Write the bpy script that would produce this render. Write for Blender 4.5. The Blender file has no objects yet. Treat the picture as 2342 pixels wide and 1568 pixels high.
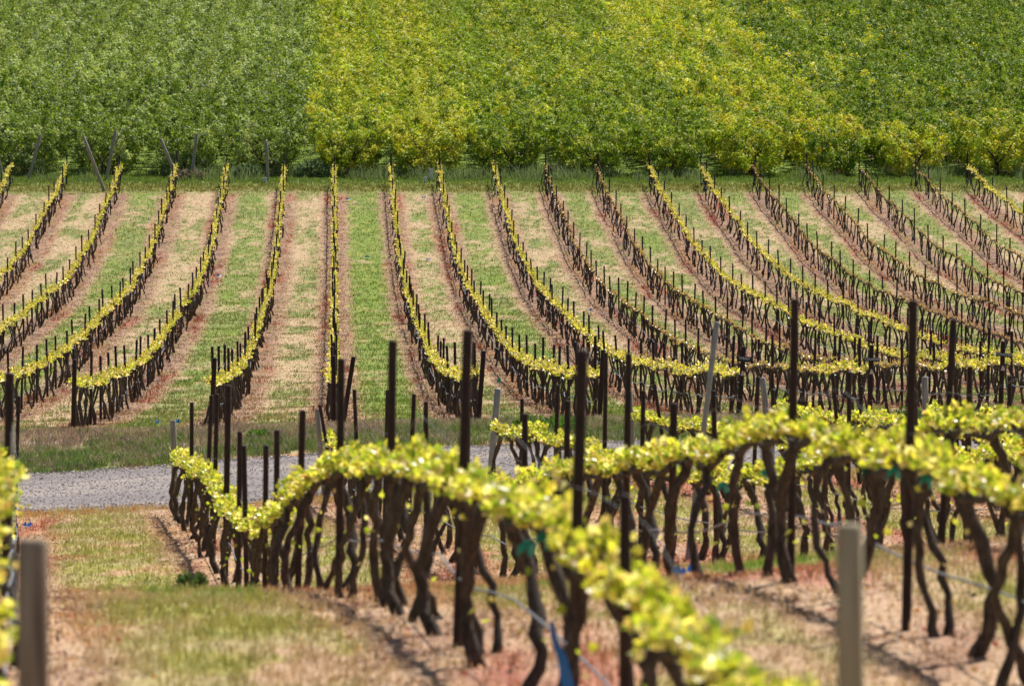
import bpy, math
import numpy as np

# ------------------------------------------------------------------ camera, sky, sun
# plan: x right, y away from the camera, z up; the camera is at the origin and looks along +y, tilted down a little
FPX, CX, YH, WPX = 13000.0, 1171.0, 400.0, 2342.0
scene = bpy.context.scene
COL = scene.collection
cam_data = bpy.data.cameras.new("camera")
cam = bpy.data.objects.new("camera", cam_data)
COL.objects.link(cam)
scene.camera = cam
cam_data.sensor_width = 36.0
cam_data.lens = FPX / WPX * 36.0
cam.location = (0, 0, 0)
cam.rotation_euler = (math.radians(90) - math.atan((783.5 - YH) / FPX), 0, 0)
cam_data.clip_start = 1.0
cam_data.clip_end = 3000.0
cam_data.dof.use_dof = True
cam_data.dof.focus_distance = 165.0
cam_data.dof.aperture_fstop = 5.6

SUN_DIR = np.array([0.34, 0.62, 1.0]); SUN_DIR /= np.linalg.norm(SUN_DIR)
EL = math.asin(SUN_DIR[2]); AZ = math.atan2(SUN_DIR[0], SUN_DIR[1])
world = bpy.data.worlds.new("World")
scene.world = world
world.use_nodes = True
wt = world.node_tree
wt.nodes.clear()
wo = wt.nodes.new("ShaderNodeOutputWorld"); wb = wt.nodes.new("ShaderNodeBackground"); ws = wt.nodes.new("ShaderNodeTexSky")
ws.sky_type = 'NISHITA'; ws.sun_disc = False; ws.sun_elevation = EL; ws.sun_rotation = AZ
ws.altitude = 200; ws.air_density = 1.0; ws.dust_density = 1.0
wb.inputs[1].default_value = 0.055
wt.links.new(ws.outputs[0], wb.inputs[0]); wt.links.new(wb.outputs[0], wo.inputs[0])
sun_data = bpy.data.lights.new("sun", 'SUN')
sun_data.energy = 5.0; sun_data.angle = math.radians(0.53); sun_data.color = (1.0, 0.945, 0.855)
sun = bpy.data.objects.new("sun", sun_data)
COL.objects.link(sun)
sun.rotation_euler = (math.pi / 2 - EL, 0, math.pi - AZ)
scene.view_settings.view_transform = 'Standard'
scene.view_settings.look = 'None'
scene.view_settings.exposure = 0.58
scene.view_settings.gamma = 1.0
scene.render.engine = 'CYCLES'
scene.cycles.max_bounces = 6
scene.cycles.transparent_max_bounces = 4
scene.cycles.transmission_bounces = 4
scene.cycles.diffuse_bounces = 3

rng = np.random.default_rng(11)

# ------------------------------------------------------------------ noise
_tab = np.random.default_rng(5).random((256, 256)).astype(np.float32)
def vnoise(x, y):
    x = np.asarray(x, float); y = np.asarray(y, float)
    xi = np.floor(x).astype(int); yi = np.floor(y).astype(int)
    fx = x - xi; fy = y - yi
    fx = fx * fx * (3 - 2 * fx); fy = fy * fy * (3 - 2 * fy)
    x0 = xi & 255; x1 = (xi + 1) & 255; y0 = yi & 255; y1 = (yi + 1) & 255
    return (_tab[x0, y0] * (1 - fx) + _tab[x1, y0] * fx) * (1 - fy) + (_tab[x0, y1] * (1 - fx) + _tab[x1, y1] * fx) * fy
def fbm(x, y, o=3):
    r = 0; a = 0.5; t = 0
    for i in range(o):
        r = r + a * vnoise(x * 2 ** i + 17.3 * i, y * 2 ** i + 9.1 * i); t += a; a *= 0.55
    return r / t
def sstep(a, b, x):
    t = np.clip((x - a) / (b - a), 0, 1)
    return t * t * (3 - 2 * t)

# ------------------------------------------------------------------ terrain
T1 = (767 - CX) / FPX          # heading of the far block's rows (dx per metre of depth)
T2 = (40 - CX) / FPX           # heading of the near block's rows
far_tab = [(43.7, 416), (45.5, 478), (48.3, 551), (50, 602), (52, 637), (54, 676), (57, 716), (61.5, 757), (66.5, 805),
           (72, 853), (79, 897), (88, 931), (100, 956), (108, 966), (114, 972)]
_fz = np.array([FPX / s for s, y in far_tab][::-1]); _fh = np.array([(YH - y) / s for s, y in far_tab][::-1])
_fz = np.concatenate([_fz, [303, 320, 433, 600, 900, 1500]]); _fh = np.concatenate([_fh, [-0.05, 1.05, 10.6, 25.0, 48.0, 70.0]])
def h_far(X, Z):
    return np.interp(Z, _fz, _fh) + 0.02 * np.clip(X, -20, 20) * sstep(200, 120, Z)
ROWA = {133: 1162, 136: 1176, 145: 1205, 160: 1250, 172: 1290, 187: 1385, 206: 1426, 228: 1400, 247: 1372, 270: 1345, 303: 1372, 330: 1405,
        360: 1455, 408: 1540, 472: 1676, 509: 1838, 547: 1985, 603: 2165, 715: 2473, 900: 2900}
ROWL = {k: v + (12 if k > 133 else 18) for k, v in ROWA.items()}
ROWB = {133: 1142, 140: 1180, 160: 1205, 190: 1300, 217: 1332, 234: 1322, 250: 1318, 262: 1334, 281: 1352, 297: 1334, 306: 1312, 318: 1310,
        333: 1314, 345: 1352, 370: 1405, 390: 1460, 415: 1530, 430: 1565, 500: 1800, 600: 2150, 715: 2473, 900: 2900}
ROWC = {133: 1104, 140: 1122, 150: 1146, 165: 1192, 185: 1262, 205: 1310, 225: 1305, 250: 1262, 265: 1240, 288: 1240, 330: 1300, 400: 1500, 500: 1790, 600: 2120, 715: 2440, 900: 2860}
ROWD = {133: 1090, 150: 1132, 165: 1180, 190: 1252, 215: 1256, 250: 1215, 288: 1215, 330: 1280, 400: 1480, 500: 1770, 600: 2100, 715: 2420, 900: 2840}
ROWE = {133: 1080, 150: 1118, 165: 1160, 190: 1225, 215: 1230, 250: 1195, 288: 1200, 330: 1270, 400: 1470, 500: 1760, 600: 2090, 715: 2400, 900: 2820}
EDGE = {122: (1086, 1064, 1036, 1022, 1010, 1005, 1002), 117: (1045, 1032, 1008, 990, 974, 968, 964), 113.5: (1000, 990, 980, 972, 968, 962, 956)}
ROW_A = [-0.08, 2.67, 5.33, 8.0, 10.67, 13.33, 16.0]
def _prof(tab, i):
    d = dict(tab); d.update({s: v[i] for s, v in EDGE.items()})
    ss = sorted(d)[::-1]
    return np.array([FPX / s for s in ss]), np.array([(YH - d[s]) / s for s in ss])
_profs = [_prof(t, i) for i, t in enumerate([ROWL, ROWA, ROWB, ROWC, ROWD, ROWE, ROWE])]
GX = np.arange(-120, 120.01, 0.5); GZ = np.arange(5, 620.01, 0.5)
def _raw():
    X, Z = np.meshgrid(GX, GZ)
    A = X - T2 * Z
    lines = np.array([np.interp(GZ, z, h) for z, h in _profs])
    ai = np.clip(np.interp(A, ROW_A, np.arange(7)), 0, 5.999)
    k = ai.astype(int); f = ai - k; f = f * f * (3 - 2 * f) * 0.5 + f * 0.5
    zi = np.broadcast_to(np.arange(len(GZ))[:, None], X.shape)
    hn = lines[k, zi] * (1 - f) + lines[k + 1, zi] * f
    w = sstep(113.5, 118.5, Z)
    H = hn * (1 - w) + h_far(X, Z) * w
    H = H + 0.05 * (fbm(X * 0.35, Z * 0.25, 2) - 0.5)
    for ax, sg in ((0, 2.0), (1, 1.2)):
        r = int(sg * 3); kx = np.exp(-0.5 * (np.arange(-r, r + 1) / sg) ** 2); kx /= kx.sum()
        pad = [(0, 0), (0, 0)]; pad[ax] = (r, r)
        Hp = np.pad(H, pad, mode='edge')
        H = sum(kx[j] * np.take(Hp, np.arange(j, j + H.shape[ax]), axis=ax) for j in range(2 * r + 1))
    wf2 = sstep(112, 117, Z) * .5 + .5
    return H + wf2 * (.13 * (fbm(X * .75 + 3, Z * .5, 2) - .5)) * sstep(96, 94, Z) + .15 * (fbm(X * .75 + 3, Z * .5, 2) - .5) * sstep(112, 117, Z) * sstep(297, 292, Z)
GH = _raw()
def height(X, Z):
    X = np.asarray(X, float); Z = np.asarray(Z, float)
    fx = np.clip((X - GX[0]) / 0.5, 0, len(GX) - 1.001); fz = np.clip((Z - GZ[0]) / 0.5, 0, len(GZ) - 1.001)
    i = fx.astype(int); j = fz.astype(int); fx = fx - i; fz = fz - j
    return (GH[j, i] * (1 - fx) + GH[j, i + 1] * fx) * (1 - fz) + (GH[j + 1, i] * (1 - fx) + GH[j + 1, i + 1] * fx) * fz
def spot(x, s, h=0.0):
    """plan position seen at picture column x (of 2342) where one metre measures s columns"""
    X = (x - CX) / s; Z = FPX / s
    return np.array([X, Z, float(height(X, Z)) + h])

# ------------------------------------------------------------------ row layout
FAR_X = [(-7, -88), (-6, 30), (-5, 155), (-4, 277), (-3, 404), (-2, 520), (-1, 651), (0, 765), (1, 893), (2, 1003), (3, 1128), (4, 1245), (5, 1362),
         (6, 1480), (7, 1598), (8, 1716), (9, 1840), (10, 1958), (11, 2086), (12, 2206), (13, 2334), (14, 2452)]
FAR_K = np.array([k for k, x in FAR_X]); FAR_A = np.array([(x - 767) / 43.7 for k, x in FAR_X])
BRONZE = {4: 0.7, 5: 0.8, 8: 0.9, 9: 0.75, 10: 1.0, 11: 0.8, 13: 0.8}
def far_row(k): return FAR_A[k + 7]
def row_dist_far(X, Z):
    a = X - T1 * Z
    j = np.clip(np.searchsorted(FAR_A, a), 1, len(FAR_A) - 1)
    dl = a - FAR_A[j - 1]; dr = a - FAR_A[j]
    left = np.abs(dl) < np.abs(dr)
    return np.where(left, dl, dr), j - 1 - 7, dl / (FAR_A[j] - FAR_A[j - 1])   # signed distance, aisle index (k of the row left of it), across
def row_dist_near(X, Z):
    a = X - T2 * Z
    u = (a + 0.03) / 2.675
    k = np.round(u)
    return (u - k) * 2.675, np.floor(u), u - np.floor(u)
ORCH_S = 42.6
ORCH_J = list(range(-2, 17))
ORCH_A = np.array([(60 + 184 * j - 767) / ORCH_S for j in ORCH_J])

# ------------------------------------------------------------------ ground colours
C = {n: np.array(v) for n, v in dict(
    soil=(0.30, 0.18, 0.125), pale=(0.44, 0.305, 0.205), straw=(0.47, 0.37, 0.215), green=(0.20, 0.23, 0.08), lush=(0.175, 0.25, 0.05), red=(0.36, 0.095, 0.07),
    orange=(0.50, 0.25, 0.10), mauve=(0.19, 0.12, 0.10), olive=(0.335, 0.31, 0.09), seed=(0.36, 0.265, 0.21), dgreen=(0.075, 0.135, 0.03), dsoil=(0.16, 0.11, 0.08)).items()}
AISLE = {-7: .4, -6: .4, -5: .44, -4: .72, -3: .42, -2: .64, -1: .44, 0: .86, 1: .47, 2: .68, 3: .5, 4: .56, 5: .6, 6: .53, 7: .58, 8: .66, 9: .54, 10: .62, 11: .55, 12: .4, 13: .45, 14: .5}
_al = np.array([AISLE[k] for k in range(-7, 15)]) * .9 + .09
def mixc(a, b, t): return a * (1 - t[..., None]) + b * t[..., None]
def ground_color(X, Z):
    X = np.asarray(X, float); Z = np.asarray(Z, float)
    n1 = fbm(X * 0.9, Z * 0.22, 3); n2 = fbm(X * 3.1 + 40, Z * 1.1 + 7, 3); n3 = fbm(X * 1.7 + 90, Z * 0.12 + 3, 2)
    n4 = fbm(X * 0.5 + 11, Z * 0.16 + 60, 2); n5 = fbm(X * 6 + 5, Z * 3 + 1, 2)
    # far block
    d, ai, u = row_dist_far(X, Z)
    ad = np.abs(d) + (n2 - 0.5) * 0.5 + (n5 - .5) * .3
    g = _al[np.clip(ai + 7, 0, 21)]
    gm = sstep(0.09, -0.10, (0.45 * n1 + 0.3 * n2 + .25 * n5) - (0.27 + 0.46 * g))
    edge = sstep(0.1, 0.34, np.abs(u - 0.5))
    gm = np.clip(gm + (edge * 0.25 * (g < 0.5)) * sstep(.45, .6, n3), 0, 1)
    lush = sstep(0.5, 0.95, g * 0.7 + n4 * 0.5)
    grass = mixc(mixc(np.broadcast_to(C['green'], X.shape + (3,)), C['lush'], lush), C['olive'], sstep(.45, .75, n2) * 0.5)
    aisle = mixc(mixc(np.broadcast_to(C['straw'], X.shape + (3,)), C['pale'], n2), grass, gm)
    strip = mixc(mixc(np.broadcast_to(C['soil'], X.shape + (3,)), C['mauve'], sstep(.35, .75, n2)), C['pale'], sstep(.5, .75, n5) * .6)
    redm = sstep(.58, .70, n3) * sstep(.38, .6, n2) * sstep(1.0, .55, np.abs(d)) * sstep(.12, .3, np.abs(d))
    orm = sstep(.5, .64, fbm(X * 1.3 + 31, Z * .15 + 8, 2)) * sstep(.35, .6, n2)
    n6 = fbm(X * 2.3 + 71, Z * .9 + 13, 3)
    strip = mixc(strip, np.array([.23, .185, .085]), sstep(.52, .66, n6) * .75)
    strip = mixc(mixc(strip, C['orange'] * 0.62, orm * .6), C['red'], redm * .85)
    t = sstep(.5, .74, ad)
    mid = mixc(np.broadcast_to(C['soil'], X.shape + (3,)), C['pale'], n5)
    far = mixc(strip, mid, sstep(.32, .66, ad)); far = mixc(far, aisle, sstep(.5, .84, ad))
    far = mixc(far, strip, redm * .6)
    # near block
    dn, an, un = row_dist_near(X, Z)
    adn = np.abs(dn) + (n2 - .5) * .35
    gn = sstep(.40, .56, .55 * n1 + .45 * n2 + .05 * (np.abs(un - .5) < .28) - .10 * sstep(22, 38, Z) * (X - T2 * Z > 3.2))
    near_g = mixc(np.broadcast_to(C['olive'], X.shape + (3,)), C['green'], sstep(.5, .75, n5) * .6)
    near_g = mixc(near_g, C['straw'] * .9, sstep(.42, .62, fbm(X * 2.2 + 3, Z * .8 + 21, 3)) * .75)
    near_s = mixc(mixc(np.broadcast_to(C['pale'] * 1.12, X.shape + (3,)), C['soil'] * 1.1, sstep(.4, .75, n2)), C['orange'], sstep(.5, .7, n4) * .35)
    near_s = mixc(near_s, C['red'] * 1.1, sstep(.56, .7, n3) * .6 * sstep(1.1, .6, np.abs(dn)))
    near = mixc(near_s, near_g, np.maximum(gn * sstep(.45, .75, adn), .0))
    near = mixc(near, near_g, sstep(52, 60, Z) * sstep(.5, .8, adn) * sstep(.3, .45, n2))
    crest = sstep(42, 47, Z) * sstep(52, 49, Z) * sstep(.6, .85, adn) * sstep(.4, .6, n1)
    near = mixc(near, C['lush'] * 1.15, crest)
    # road edges, headland
    wob = (fbm(X * .6, Z * 0 + 2, 3) - .5) * 1.4
    re = np.maximum(sstep(94.5, 97, Z + wob) * sstep(100, 98, Z), sstep(105, 106.2, Z) * sstep(108.2, 106.8, Z + wob))
    head = mixc(np.broadcast_to(C['seed'], X.shape + (3,)), C['green'], sstep(.42, .6, n1 + .25 * (110 - Z) / 6))
    out = np.where((Z < 102)[..., None], near, head)
    out = mixc(out, mixc(np.broadcast_to(C['orange'], X.shape + (3,)), C['pale'] * 1.1, sstep(.35, .6, n2)), re * .85 * sstep(.3, .5, fbm(X * .5 + 8, Z * .4, 2)))
    wf = sstep(110.5, 116.5, Z + wob + (n2 - .5) * 5 + (n5 - .5) * 3)
    out = mixc(out, far, wf)
    # grass belt below the orchard, orchard floor
    ob = sstep(291, 294, Z + (n2 - .5) * 5)
    belt = mixc(mixc(np.broadcast_to(C['olive'] * .8, X.shape + (3,)), C['lush'], sstep(293, 299, Z + (n2 - .5) * 6)), C['green'] * .8, n2)
    out = mixc(out, belt, ob)
    a = X - T1 * Z
    u = (a - ORCH_A[0]) / (ORCH_A[1] - ORCH_A[0])
    od = np.abs(u - np.round(u)) * (ORCH_A[1] - ORCH_A[0])
    floor = mixc(np.broadcast_to(C['dsoil'] * 1.5, X.shape + (3,)), C['lush'], sstep(.75, 1.1, od + (n2 - .5) * .5))
    return mixc(out, floor, sstep(302, 304, Z))

# ------------------------------------------------------------------ materials
def new_mat(name):
    m = bpy.data.materials.new(name); m.use_nodes = True
    nt = m.node_tree; nt.nodes.clear()
    out = nt.nodes.new("ShaderNodeOutputMaterial")
    return m, nt, out
def principled(nt, rough=.8, spec=.3, metal=0.0):
    b = nt.nodes.new("ShaderNodeBsdfPrincipled")
    b.inputs['Roughness'].default_value = rough; b.inputs['Specular IOR Level'].default_value = spec; b.inputs['Metallic'].default_value = metal
    return b
def attr(nt):
    a = nt.nodes.new("ShaderNodeAttribute"); a.attribute_name = "col"; return a
def noise(nt, scale, detail=3, vec=None, rough=.6):
    n = nt.nodes.new("ShaderNodeTexNoise"); n.inputs['Scale'].default_value = scale; n.inputs['Detail'].default_value = detail; n.inputs['Roughness'].default_value = rough
    if vec is not None: nt.links.new(vec, n.inputs['Vector'])
    return n
def ramp(nt, fac, stops):
    r = nt.nodes.new("ShaderNodeValToRGB"); els = r.color_ramp.elements
    while len(els) < len(stops): els.new(0.5)
    for e, (p, c) in zip(els, stops): e.position = p; e.color = (*c, 1)
    nt.links.new(fac, r.inputs[0]); return r
def mul(nt, a, b, f=1.0):
    m = nt.nodes.new("ShaderNodeMix"); m.data_type = 'RGBA'; m.blend_type = 'MULTIPLY'; m.inputs[0].default_value = f
    nt.links.new(a, m.inputs[6])
    if isinstance(b, tuple): m.inputs[7].default_value = (*b, 1)
    else: nt.links.new(b, m.inputs[7])
    return m.outputs[2]
def bump(nt, h, strength, dist, bsdf):
    b = nt.nodes.new("ShaderNodeBump"); b.inputs['Strength'].default_value = strength; b.inputs['Distance'].default_value = dist
    nt.links.new(h, b.inputs['Height']); nt.links.new(b.outputs[0], bsdf.inputs['Normal'])

def mat_foliage(name, trans=.45, tint=(1.35, 1.25, .6), rough=.42, spec=.45):
    m, nt, out = new_mat(name)
    a = attr(nt); b = principled(nt, rough, spec); t = nt.nodes.new("ShaderNodeBsdfTranslucent"); mx = nt.nodes.new("ShaderNodeMixShader")
    nt.links.new(a.outputs[0], b.inputs['Base Color']); nt.links.new(mul(nt, a.outputs[0], tint), t.inputs[0])
    mx.inputs[0].default_value = trans
    nt.links.new(b.outputs[0], mx.inputs[1]); nt.links.new(t.outputs[0], mx.inputs[2]); nt.links.new(mx.outputs[0], out.inputs[0])
    return m
M = {}
M['leaf'] = mat_foliage("vine_leaf", .5, (1.42, 1.35, .65), .32, .6)
M['tree_leaf'] = mat_foliage("orchard_leaf", .26, (1.5, 1.45, .5), .55, .2)
M['grass'] = mat_foliage("grass_blade", .35, (1.1, 1.1, .8), .6, .2)
m, nt, out = new_mat("bark"); b = principled(nt, .9, .15); a = attr(nt); tc = nt.nodes.new("ShaderNodeTexCoord")
mp = nt.nodes.new("ShaderNodeMapping"); mp.inputs['Scale'].default_value = (1, 1, .18); nt.links.new(tc.outputs['Object'], mp.inputs[0])
n = noise(nt, 60, 4, mp.outputs[0]); r = ramp(nt, n.outputs[0], [(.3, (.45, .42, .4)), (.5, (.9, .88, .86)), (.72, (1.6, 1.55, 1.5))])
nt.links.new(mul(nt, a.outputs[0], r.outputs[0]), b.inputs['Base Color']); bump(nt, n.outputs[0], .8, .02, b); nt.links.new(b.outputs[0], out.inputs[0]); M['bark'] = m
m, nt, out = new_mat("ground"); b = principled(nt, .95, .1); a = attr(nt); tc = nt.nodes.new("ShaderNodeTexCoord")
n1 = noise(nt, 7, 5, tc.outputs['Object'], .75); n2 = noise(nt, 28, 3, tc.outputs['Object'], .7)
r1 = ramp(nt, n1.outputs[0], [(.28, (.52, .47, .45)), (.5, (1, 1, 1)), (.74, (1.42, 1.4, 1.32))])
r2 = ramp(nt, n2.outputs[0], [(.3, (.6, .58, .56)), (.5, (1, 1, 1)), (.7, (1.4, 1.38, 1.35))])
nt.links.new(mul(nt, mul(nt, a.outputs[0], r1.outputs[0]), r2.outputs[0]), b.inputs['Base Color'])
bump(nt, n2.outputs[0], .7, .05, b); nt.links.new(b.outputs[0], out.inputs[0]); M['ground'] = m
m, nt, out = new_mat("gravel"); b = principled(nt, .95, .15); tc = nt.nodes.new("ShaderNodeTexCoord")
mp = nt.nodes.new("ShaderNodeMapping"); mp.inputs['Scale'].default_value = (.06, 1, 1); nt.links.new(tc.outputs['Object'], mp.inputs[0])
n1 = noise(nt, 1.3, 4, mp.outputs[0]); n2 = noise(nt, 40, 2, tc.outputs['Object'], .7)
r1 = ramp(nt, n1.outputs[0], [(.33, (.17, .148, .148)), (.5, (.215, .188, .184)), (.68, (.32, .27, .245))])
r2 = ramp(nt, n2.outputs[0], [(.3, (.75, .75, .76)), (.5, (1, 1, 1)), (.7, (1.25, 1.24, 1.22))])
nt.links.new(mul(nt, r1.outputs[0], r2.outputs[0]), b.inputs['Base Color']); pass; nt.links.new(b.outputs[0], out.inputs[0]); M['gravel'] = m
def mat_plain(name, col, rough, spec=.3, metal=0, nscale=0, stops=None, stretch=(1, 1, 1), bmp=.3):
    m, nt, out = new_mat(name); b = principled(nt, rough, spec, metal)
    if nscale:
        tc = nt.nodes.new("ShaderNodeTexCoord"); mp = nt.nodes.new("ShaderNodeMapping"); mp.inputs['Scale'].default_value = stretch
        nt.links.new(tc.outputs['Object'], mp.inputs[0]); n = noise(nt, nscale, 4, mp.outputs[0]); r = ramp(nt, n.outputs[0], stops)
        nt.links.new(r.outputs[0], b.inputs['Base Color']); bump(nt, n.outputs[0], bmp, .01, b)
    else: b.inputs['Base Color'].default_value = (*col, 1)
    nt.links.new(b.outputs[0], out.inputs[0]); return m
M['rust'] = mat_plain("rusty_steel", None, .75, .3, 0, 22, [(.3, (.016, .010, .009)), (.55, (.040, .021, .016)), (.8, (.085, .040, .026))], (1, 1, .3))
M['grey_wood'] = mat_plain("weathered_wood", None, .85, .2, 0, 26, [(.3, (.16, .14, .12)), (.5, (.27, .245, .215)), (.75, (.38, .35, .31))], (1, 1, .06), .5)
M['brown_wood'] = mat_plain("brown_wood", None, .85, .2, 0, 24, [(.3, (.07, .045, .03)), (.5, (.21, .16, .12)), (.75, (.36, .30, .235))], (1, 1, .05), .5)
M['tan_wood'] = mat_plain("tan_wood", None, .85, .2, 0, 24, [(.3, (.26, .215, .14)), (.5, (.34, .29, .195)), (.75, (.42, .37, .26))], (1, 1, .05), .3)
M['galv'] = mat_plain("dull_galvanised", None, .6, .4, 0, 18, [(.3, (.19, .20, .205)), (.55, (.25, .265, .27)), (.8, (.31, .325, .33))], (1, 1, .3))
M['hose'] = mat_plain("grey_hose", (.17, .18, .215), .5, .4)
M['wire'] = mat_plain("galvanised_wire", (.20, .21, .22), .6, .3, .2)
M['blue'] = mat_plain("blue_plastic", (.03, .24, .62), .4, .5)
M['teal'] = mat_plain("teal_plastic", (.01, .30, .24), .4, .5)
M['black'] = mat_plain("black_board", (.015, .016, .025), .5, .4)
M['white'] = mat_plain("white_lettering", (.6, .6, .66), .6, .3)
M['pinkwhite'] = mat_plain("white_tag", (.62, .50, .46), .7, .3)
M['whitebox'] = mat_plain("white_plastic", (.55, .56, .56), .5, .4)
m, nt, out = new_mat("grey_stone"); b = principled(nt, .9, .2); a = attr(nt); nt.links.new(a.outputs[0], b.inputs['Base Color']); nt.links.new(b.outputs[0], out.inputs[0]); M['stone'] = m

# ------------------------------------------------------------------ mesh builder
class MB:
    def __init__(s): s.V = []; s.Q = []; s.T = []; s.C = []; s.mq = []; s.mt = []; s.n = 0
    def add(s, v, q=None, t=None, col=(1, 1, 1), mat=0):
        v = np.asarray(v, float).reshape(-1, 3); s.V.append(v)
        c = np.asarray(col, float); s.C.append(np.broadcast_to(c, v.shape) if c.ndim == 1 else c)
        if q is not None and len(q): q = np.asarray(q, int); s.Q.append(q + s.n); s.mq.append(np.full(len(q), mat))
        if t is not None and len(t): t = np.asarray(t, int); s.T.append(t + s.n); s.mt.append(np.full(len(t), mat))
        s.n += len(v); return s
    def arrays(s):
        cat = lambda l, w, d: np.concatenate(l) if l else np.zeros((0, w) if w else 0, d)
        return dict(V=cat(s.V, 3, float), C=cat(s.C, 3, float), Q=cat(s.Q, 4, int), T=cat(s.T, 3, int), mq=cat(s.mq, 0, int), mt=cat(s.mt, 0, int))
    def mesh(s, name, mats, smooth=True): return to_mesh(s.arrays(), name, mats, smooth)
def to_mesh(a, name, mats, smooth=True):
    me = bpy.data.meshes.new(name)
    V, Q, T = a['V'], a['Q'], a['T']
    me.vertices.add(len(V)); me.vertices.foreach_set("co", V.astype(np.float32).ravel())
    nl = len(Q) * 4 + len(T) * 3; me.loops.add(nl)
    me.loops.foreach_set("vertex_index", np.concatenate([Q.ravel(), T.ravel()]).astype(np.int32))
    me.polygons.add(len(Q) + len(T))
    ls = np.concatenate([np.arange(len(Q)) * 4, len(Q) * 4 + np.arange(len(T)) * 3]).astype(np.int32)
    me.polygons.foreach_set("loop_start", ls)
    me.polygons.foreach_set("material_index", np.concatenate([a['mq'], a['mt']]).astype(np.int32))
    me.polygons.foreach_set("use_smooth", np.full(len(Q) + len(T), smooth))
    at = me.color_attributes.new("col", 'FLOAT_COLOR', 'POINT')
    cc = np.ones((len(V), 4), np.float32); cc[:, :3] = np.clip(a['C'], 0, 1); at.data.foreach_set("color", cc.ravel())
    for mm in mats: me.materials.append(mm)
    me.update(calc_edges=True)
    return me
def link(name, me, parent=None, loc=None, rot=None):
    o = bpy.data.objects.new(name, me); COL.objects.link(o)
    if parent is not None: o.parent = parent
    if loc is not None: o.location = loc
    if rot is not None: o.rotation_euler = rot
    return o
def tag(o, label, cat, group=None, kind=None):
    o['label'] = label; o['category'] = cat
    if group: o['group'] = group
    if kind: o['kind'] = kind
    return o
def tube(pts, rad, n=6, cap=True, jit=0.0, r=None):
    pts = np.asarray(pts, float); m = len(pts); rad = np.broadcast_to(np.asarray(rad, float), (m,))
    t = np.gradient(pts, axis=0); t /= np.linalg.norm(t, axis=1)[:, None] + 1e-9
    ref = np.array([1.0, 0, 0]) if abs(t[:, 0]).mean() < .7 else np.array([0, 0, 1.0])
    e1 = np.cross(t, ref); e1 /= np.linalg.norm(e1, axis=1)[:, None] + 1e-9
    e2 = np.cross(t, e1)
    th = np.arange(n) * 2 * math.pi / n
    rr = rad[:, None] * np.ones((m, n))
    if jit: rr = rr * (1 + jit * (r.random((m, n)) - .5) * 2)
    v = pts[:, None, :] + rr[..., None] * (np.cos(th)[None, :, None] * e1[:, None] + np.sin(th)[None, :, None] * e2[:, None])
    v = v.reshape(-1, 3)
    i = np.arange(m - 1)[:, None] * n; j = np.arange(n)[None, :]; jn = (j + 1) % n
    q = np.stack([i + j, i + jn, i + n + jn, i + n + j], -1).reshape(-1, 4)
    tr = None
    if cap:
        v = np.concatenate([v, pts[:1], pts[-1:]]); b0 = m * n
        j = np.arange(n); jn = (j + 1) % n
        tr = np.concatenate([np.stack([np.full(n, b0), jn, j], -1), np.stack([np.full(n, b0 + 1), (m - 1) * n + j, (m - 1) * n + jn], -1)])
    return v, q, tr
LEAF_HI = np.array([(0, .38, -.07), (0, 0, 0), (.30, -.10, .03), (.52, .18, .09), (.36, .34, .03), (.50, .64, .10), (.20, .62, .03), (0, 1.0, .02),
                    (-.20, .62, .03), (-.50, .64, .10), (-.36, .34, .03), (-.52, .18, .09), (-.30, -.10, .03)])
LEAF_HI_T = np.array([(0, i, i + 1) for i in range(1, 12)] + [(0, 12, 1)])
LEAF_LO = np.array([(0, 0, 0), (.42, .45, .1), (0, 1, 0), (-.42, .45, .1)]); LEAF_LO_T = np.array([(0, 1, 2), (0, 2, 3)])
LEAF_Q = np.array([(0, 0, 0), (.34, .5, .06), (0, 1, 0), (-.34, .5, .06)]); LEAF_Q_Q = np.array([(0, 1, 2, 3)])
def add_leaves(mb, P, D, N, S, colr, kind='hi', mat=0):
    n = len(P)
    if not n: return
    D = D / (np.linalg.norm(D, axis=1)[:, None] + 1e-9)
    Xv = np.cross(D, N); Xv /= np.linalg.norm(Xv, axis=1)[:, None] + 1e-9
    Nv = np.cross(Xv, D)
    L, F, isq = {'hi': (LEAF_HI, LEAF_HI_T, 0), 'lo': (LEAF_LO, LEAF_LO_T, 0), 'q': (LEAF_Q, LEAF_Q_Q, 1)}[kind]
    v = P[:, None] + S[:, None, None] * (L[None, :, 0:1] * Xv[:, None] + L[None, :, 1:2] * D[:, None] + L[None, :, 2:3] * Nv[:, None])
    f = (F[None] + (np.arange(n) * len(L))[:, None, None]).reshape(-1, F.shape[1])
    c = np.repeat(colr, len(L), axis=0)
    mb.add(v.reshape(-1, 3), f if isq else None, None if isq else f, c, mat)
def rand_dirs(r, n):
    v = r.normal(size=(n, 3)); return v / np.linalg.norm(v, axis=1)[:, None]
def replicate(a, R, O, tint=None):
    """copies of arrays a under rotation/scale matrices R (k,3,3) and offsets O (k,3) as one set of arrays"""
    k = len(R); nv = len(a['V'])
    V = (np.einsum('kij,nj->kni', R, a['V']) + O[:, None]).reshape(-1, 3)
    off = (np.arange(k) * nv)[:, None, None]
    Cc = np.tile(a['C'], (k, 1)) if tint is None else (a['C'][None] * tint[:, None]).reshape(-1, 3)
    return dict(V=V, C=Cc, Q=(a['Q'][None] + off).reshape(-1, 4), T=(a['T'][None] + off).reshape(-1, 3), mq=np.tile(a['mq'], k), mt=np.tile(a['mt'], k))
def merge(lst):
    off = 0; out = dict(V=[], C=[], Q=[], T=[], mq=[], mt=[])
    for a in lst:
        for k in ('V', 'C', 'mq', 'mt'): out[k].append(a[k])
        out['Q'].append(a['Q'] + off); out['T'].append(a['T'] + off); off += len(a['V'])
    return {k: np.concatenate(v) for k, v in out.items()}
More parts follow.
